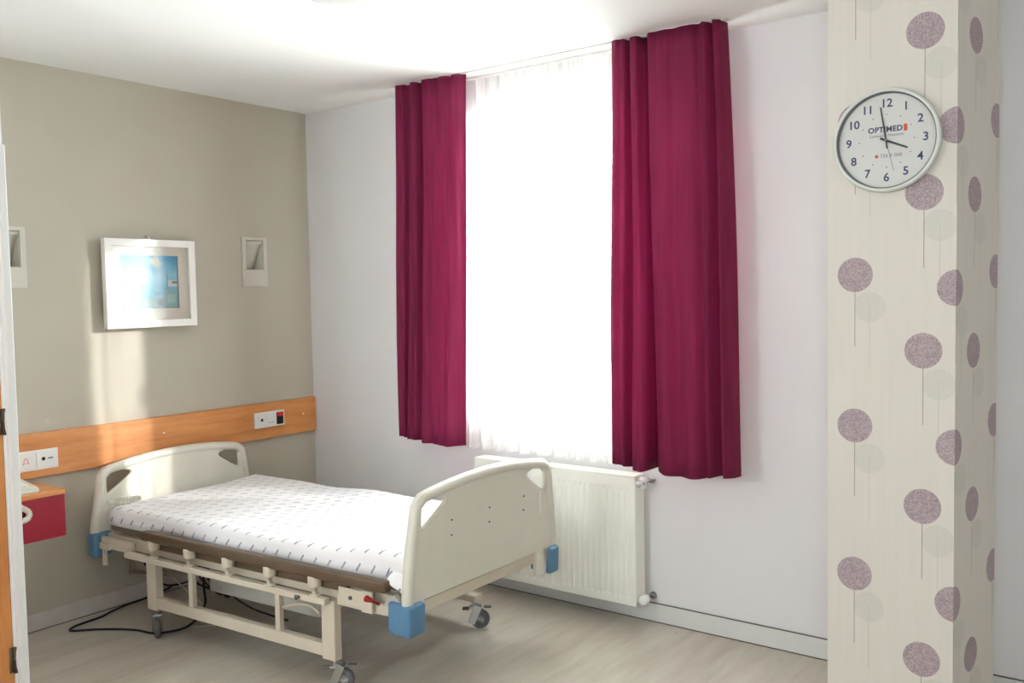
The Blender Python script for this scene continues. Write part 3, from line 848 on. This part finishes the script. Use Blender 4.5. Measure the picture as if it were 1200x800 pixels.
# ------------------------------------------------------------------ grey wall: rail, plates, picture, sconces, shelf box
RZa, RZb = 0.738, 0.949
rail = obj('wall_rail_board', B(0.0005, 0.024, PY+0.01, -0.006, RZa, RZb, 0.002), 'wood_rail')
tag(rail, 'long oak board running along the grey wall above the headboard', 'rail board')
for y, z in ((-0.108, 0.853), (-1.06, 0.86)):
    sc = bmesh.new(); cyl(sc, (0.023, y, z), (1, 0, 0), 0.006, 0.003, 14); obj('screw_cap', sc, 'white_plastic', rail, True)
def plate(name, y0, y1, z0, z1, label):
    o = obj(name, B(0.0242, 0.034, y0, y1, z0, z1, 0.003), 'white_gloss')
    tag(o, label, 'socket plate', 'socket plates on the oak board'); return o
XF = Matrix(((0, 0, 1, 0), (1, 0, 0, 0), (0, 1, 0, 0), (0, 0, 0, 1)))     # text plane -> facing +x
pr_ = plate('socket_plate', -0.478, -0.262, 0.805, 0.897, 'white socket plate with a red and black switch near the room corner')
y = -0.47
obj('socket_module', B(0.034, 0.0375, -0.470, -0.400, 0.815, 0.887, 0.002), 'white_plastic', pr_)
c_ = bmesh.new(); cyl(c_, (0.0375, -0.430, 0.852), (1, 0, 0), 0.009, 0.001, 16); obj('jack', c_, 'black', pr_)
obj('socket_module', B(0.034, 0.0375, -0.396, -0.332, 0.815, 0.887, 0.002), 'white_plastic', pr_)
for k in range(3): 
    c_ = bmesh.new(); cyl(c_, (0.0375, -0.378+0.013*k, 0.832), (1, 0, 0), 0.003, 0.0008, 10); obj('indicator', c_, 'grey_ink', pr_)
sw = obj('rocker_switch', B(0.034, 0.0405, -0.322, -0.274, 0.815, 0.887, 0.002), 'black', pr_)
obj('red_key', B(0.0405, 0.043, -0.321, -0.275, 0.862, 0.886, 0.001), 'red', sw)['label'] = 'red key of the black switch'
pl_ = plate('socket_plate', -1.99, -1.634, 0.775, 0.870, 'white socket plate with a red bell symbol beside the door frame')
for a, b in ((-1.985, -1.845), (-1.842, -1.742), (-1.739, -1.641)):
    obj('socket_module', B(0.034, 0.0375, a, b, 0.783, 0.862, 0.002), 'white_plastic', pl_)
bell = [(-0.014, -0.012), (-0.010, -0.006), (-0.008, 0.008), (-0.003, 0.014), (0.003, 0.014), (0.008, 0.008), (0.010, -0.006), (0.014, -0.012)]
inner = [(a*0.7, b*0.72-0.001) for a, b in bell]
bb_ = holed_plate(bell, [inner], lambda a, b, t: (0.0375+t, -1.788+a, 0.826+b), 0.0, 0.0006); obj('bell_symbol', bb_, 'red_ink', pl_)
for a in (-0.014, 0.010): obj('bell_symbol', B(0.0375, 0.0381, -1.788+a, -1.784+a, 0.810, 0.814), 'grey_ink', pl_)
c_ = bmesh.new(); cyl(c_, (0.0375, -1.706, 0.826), (1, 0, 0), 0.009, 0.001, 16); obj('jack', c_, 'black', pl_)
c_ = B(0.0375, 0.0382, -1.684, -1.660, 0.822, 0.830); obj('indicator', c_, 'grey_ink', pl_)

# framed picture
pic = empty('framed_picture', (0.0, -1.120, 1.43))
tag(pic, 'white framed seaside print with a wide cream mat on the grey wall', 'picture')
pw_, ph_, x0, x1 = 0.256, 0.455, 0.036, 0.072
fr = bmesh.new(); wd_ = 0.036
for (a0, a1, b0, b1) in ((-pw_, -pw_+wd_, 0, ph_), (pw_-wd_, pw_, 0, ph_), (-pw_+wd_, pw_-wd_, 0, wd_), (-pw_+wd_, pw_-wd_, ph_-wd_, ph_)):
    box(fr, x0, x1, a0, a1, b0, b1)
obj('frame', fr, 'frame_white', pic)
iy, iz0, iz1 = pw_-0.092, 0.097, ph_-0.082
mt = bmesh.new()
for (a0, a1, b0, b1) in ((-pw_+wd_, -iy, wd_, ph_-wd_), (iy, pw_-wd_, wd_, ph_-wd_), (-iy, iy, wd_, iz0), (-iy, iy, iz1, ph_-wd_)):
    box(mt, x0+0.008, x0+0.016, a0, a1, b0, b1)
obj('mat_board', mt, 'matboard', pic)
pm = bmesh.new(); uvl = pm.loops.layers.uv.new('UVMap')
q = [pm.verts.new((x0+0.0085, a, b)) for a, b in ((-iy, iz0), (iy, iz0), (iy, iz1), (-iy, iz1))]
f = pm.faces.new(q)
for lp, uv in zip(f.loops, ((0, 0), (1, 0), (1, 1), (0, 1))): lp[uvl].uv = uv
obj('print', pm, 'print', pic)
obj('backing', B(x0+0.001, x0+0.007, -pw_+0.01, pw_-0.01, 0.01, ph_-0.01), 'deck', pic)
obj('glass', B(x0+0.020, x0+0.0215, -pw_+wd_, pw_-wd_, wd_, ph_-wd_), 'picture_glass', pic)
hk = bmesh.new(); tube(hk, [(0.0, 0.01, ph_+0.02), (0.03, 0.01, ph_+0.018), (0.045, 0.01, ph_-0.01)], 0.004, 8); tube(hk, [(0.0, -0.02, 0.04), (x0, -0.02, 0.04)], 0.008, 8)
obj('hook', hk, 'white_gloss', pic, True)

# recessed plaster wall lights
def sconce(yc, label):
    y0, y1, z0, z1 = yc-0.0875, yc+0.0875, 1.640, 1.925
    h = (yc-0.05, yc+0.05, 1.735, 1.890)
    root = empty('wall_light', (0.0, yc, z0)); tag(root, label, 'wall light', 'recessed plaster wall lights')
    outer = [(-0.0875, 0), (0.0875, 0), (0.0875, 0.285), (-0.0875, 0.285)]
    hole_ = [(-0.062, 0.095), (0.062, 0.095), (0.062, 0.268), (-0.062, 0.268)]
    obj('face_plate', holed_plate(outer, [hole_], lambda a, b, t: (t, a, b), 0.0002, 0.012), 'plaster', root)
    nb = bmesh.new(); d = -0.085   # niche lining
    box(nb, d-0.004, d, -0.062, 0.062, 0.095, 0.268); box(nb, d, 0.0, -0.062, -0.059, 0.095, 0.268); box(nb, d, 0.0, 0.059, 0.062, 0.095, 0.268)
    box(nb, d, 0.0, -0.059, 0.059, 0.095, 0.098); box(nb, d, 0.0, -0.059, 0.059, 0.265, 0.268)
    obj('niche', nb, 'plaster', root)
    sh = bmesh.new(); rows = []
    for k in range(13):
        a = k/12; x = 0.008-0.090*a**0.75; z = 0.263-0.164*a
        rows.append([sh.verts.new((x, s*0.0585, z)) for s in (-1, -0.33, 0.33, 1)])
    for r0, r1 in zip(rows, rows[1:]):
        for i in range(3): sh.faces.new((r0[i], r0[i+1], r1[i+1], r1[i]))
    s_ = obj('curved_shade', sh, 'plaster', root, True); m = s_.modifiers.new('t', 'SOLIDIFY'); m.thickness = 0.003
sconce(-0.422, 'recessed white wall light to the window side of the picture')
sconce(-1.818, 'recessed white wall light half hidden by the door frame')

# wall-hung bedside box with the telephone
nt = empty('bedside_cabinet', (0.0, -1.96, 0.50)); tag(nt, 'wall-hung bedside cabinet with maroon front and oak top', 'cabinet')
obj('body', B(0.002, 0.268, -0.22, 0.22, 0.002, 0.192), 'maroon', nt)
obj('drawer_front', B(0.268, 0.283, -0.225, 0.224, 0.0, 0.194, 0.002), 'maroon', nt)
obj('oak_top', B(0.002, 0.288, -0.23, 0.2265, 0.194, 0.216, 0.002), 'wood_top', nt)
ph = empty('telephone', (0.16, -1.93, 0.7162)); tag(ph, 'cream desk telephone on the oak top of the bedside cabinet', 'telephone')
pbm = bmesh.new()
vv = [pbm.verts.new(p) for p in ((-0.10, -0.09, 0), (0.105, -0.09, 0), (0.105, 0.095, 0), (-0.10, 0.095, 0), (-0.10, -0.08, 0.055), (0.10, -0.085, 0.026), (0.10, 0.09, 0.026), (-0.10, 0.085, 0.055))]
for f in ((3, 2, 1, 0), (4, 5, 6, 7), (0, 1, 5, 4), (1, 2, 6, 5), (2, 3, 7, 6), (3, 0, 4, 7)): pbm.faces.new([vv[i] for i in f])
bmesh.ops.bevel(pbm, geom=pbm.edges[:], offset=0.006, segments=2, affect='EDGES')
obj('base', pbm, 'ivory_plastic', ph)
hbm = bmesh.new(); tube(hbm, catmull([(-0.085, -0.055, 0.066), (-0.05, -0.055, 0.076), (0.03, -0.055, 0.064), (0.075, -0.055, 0.048)], 5), 0.017, 12)
for cx, cz in ((-0.08, 0.062), (0.07, 0.044)): lathe(hbm, [(0.018, -0.018), (0.026, -0.008), (0.026, 0.008), (0.016, 0.014)], 16, (cx, -0.055, cz), 'Z')
obj('handset', hbm, 'ivory_plastic', ph, True)
for i in range(4):
    for j in range(3):
        x = 0.065-0.025*i; y_ = 0.0+0.025*j
        kz = 0.041-0.145*(x)*1.0
        obj('key', B(x-0.008, x+0.008, y_-0.009, y_+0.009, kz-0.006, kz+0.0035, 0.001), 'white_plastic', ph)
crd = T(coil([(0.103, -0.06, 0.012), (0.125, -0.06, 0.008), (0.140, -0.05, -0.02), (0.142, -0.01, -0.045), (0.142, 0.022, -0.072), (0.142, 0.018, -0.098), (0.142, -0.01, -0.106), (0.142, -0.05, -0.10), (0.14, -0.10, -0.06), (0.13, -0.11, 0.01), (0.10, -0.085, 0.03)], 520, 0.009, 48), 0.0045, 6)
obj('coiled_handset_cord', crd, 'ivory_plastic', ph, True)

# ------------------------------------------------------------------ wall clock on the pier
ck = empty('wall_clock', (3.628, -0.7525, 2.035)); tag(ck, 'round white wall clock with grey rim on the papered pier', 'clock')
CR = 0.163
rm = bmesh.new(); lathe(rm, [(CR-0.010, 0.0), (CR-0.002, -0.004), (CR, -0.012), (CR, -0.026), (CR-0.002, -0.033), (CR-0.007, -0.036), (CR-0.012, -0.034), (CR-0.0135, -0.028)], 64, (0, 0, 0), 'Y')
bmesh.ops.delete(rm, geom=[f for f in rm.faces if len(f.verts) > 10], context='FACES_ONLY')
obj('rim', rm, 'clock_rim', ck, True)
bz = bmesh.new(); lathe(bz, [(CR-0.0125, -0.032), (CR-0.0155, -0.029), (CR-0.0165, -0.014), (CR-0.012, -0.012)], 64, (0, 0, 0), 'Y')
bmesh.ops.delete(bz, geom=[f for f in bz.faces if len(f.verts) > 10], context='FACES_ONLY')
obj('inner_bezel', bz, 'rubber', ck, True)
dl = bmesh.new(); lathe(dl, [(CR-0.014, -0.001), (CR-0.014, -0.014)], 64, (0, 0, 0), 'Y')
dial = obj('dial', dl, 'clock_dial', ck)
XC = Matrix(((1, 0, 0, 0), (0, 0, -1, 0), (0, 1, 0, 0), (0, 0, 0, 1)))      # text plane -> facing -y
YD = -0.0143
def place_text(x, z): return Matrix.Translation((x, YD, z)) @ XC
for h in range(1, 13):
    a = math.radians(30*h)
    lettering('numeral', str(h), 0.0365, 'navy', dial, place_text(0.116*math.sin(a), 0.116*math.cos(a)), bold=0.0007)
    mk = bmesh.new(); cyl(mk, (0.083*math.sin(a), YD, 0.083*math.cos(a)), (0, -1, 0), 0.0022, 0.0005, 8); obj('hour_mark', mk, 'red_ink', dial)
lettering('brand_lettering', 'OPTIMED', 0.0240, 'navy', dial, place_text(-0.004, 0.035), 1.05, 0.0007)
obj('brand_block', B(0.0512, 0.0620, YD-0.0006, YD, 0.025, 0.0465), 'orange_ink', dial)
lettering('small_lettering', '\u00c7erkezk\u00f6y Hastanesi', 0.0122, 'grey_ink', dial, place_text(0.0, 0.0165), 1.0)
ic = bmesh.new(); cyl(ic, (-0.030, YD, -0.0475), (0, -1, 0), 0.0055, 0.0006, 14); obj('phone_symbol', ic, 'red_ink', dial)
lettering('small_lettering', '726 0 000', 0.0155, 'grey_ink', dial, place_text(0.014, -0.0475), 1.05)
def hand(name, ang, ln, tail, wd, y, mat):
    b_ = B(-wd, wd, y-0.0008, y, -tail, ln)
    for v in b_.verts: 
        if v.co.z > 0: v.co.x *= 0.75
        v.co = Matrix.Rotation(math.radians(ang), 4, 'Y') @ v.co
    return obj(name, b_, mat, ck)
hand('hour_hand', 114, 0.070, 0.020, 0.0038, YD-0.004, 'black')
hand('minute_hand', -9, 0.106, 0.026, 0.0028, YD-0.006, 'black')
hand('second_hand', 166, 0.100, 0.030, 0.0009, YD-0.008, 'grey_ink')
cp = bmesh.new(); cyl(cp, (0, YD, 0), (0, -1, 0), 0.0045, 0.010, 16); obj('hand_pin', cp, 'steel', ck, True)
gl = bmesh.new(); lathe(gl, [(CR-0.015, -0.0265), (CR-0.015, -0.0276)], 48, (0, 0, 0), 'Y'); obj('glass', gl, 'picture_glass', ck)

# ------------------------------------------------------------------ ceiling lamp, only its far rim reaches into the picture
cl = empty('ceiling_lamp', (2.00, -1.555, H)); tag(cl, 'round opal ceiling lamp at the top edge of the photo', 'ceiling lamp')
cb = bmesh.new(); lathe(cb, [(0.20, -0.0005), (0.205, -0.012), (0.198, -0.022)], 48, (0, 0, 0)); obj('base_ring', cb, 'white_plastic', cl, True)
cd_ = bmesh.new(); lathe(cd_, [(0.192, -0.022), (0.18, -0.045), (0.15, -0.064), (0.10, -0.078), (0.04, -0.084), (0.001, -0.085)], 48, (0, 0, 0)); obj('opal_dome', cd_, 'lens_off', cl, True)
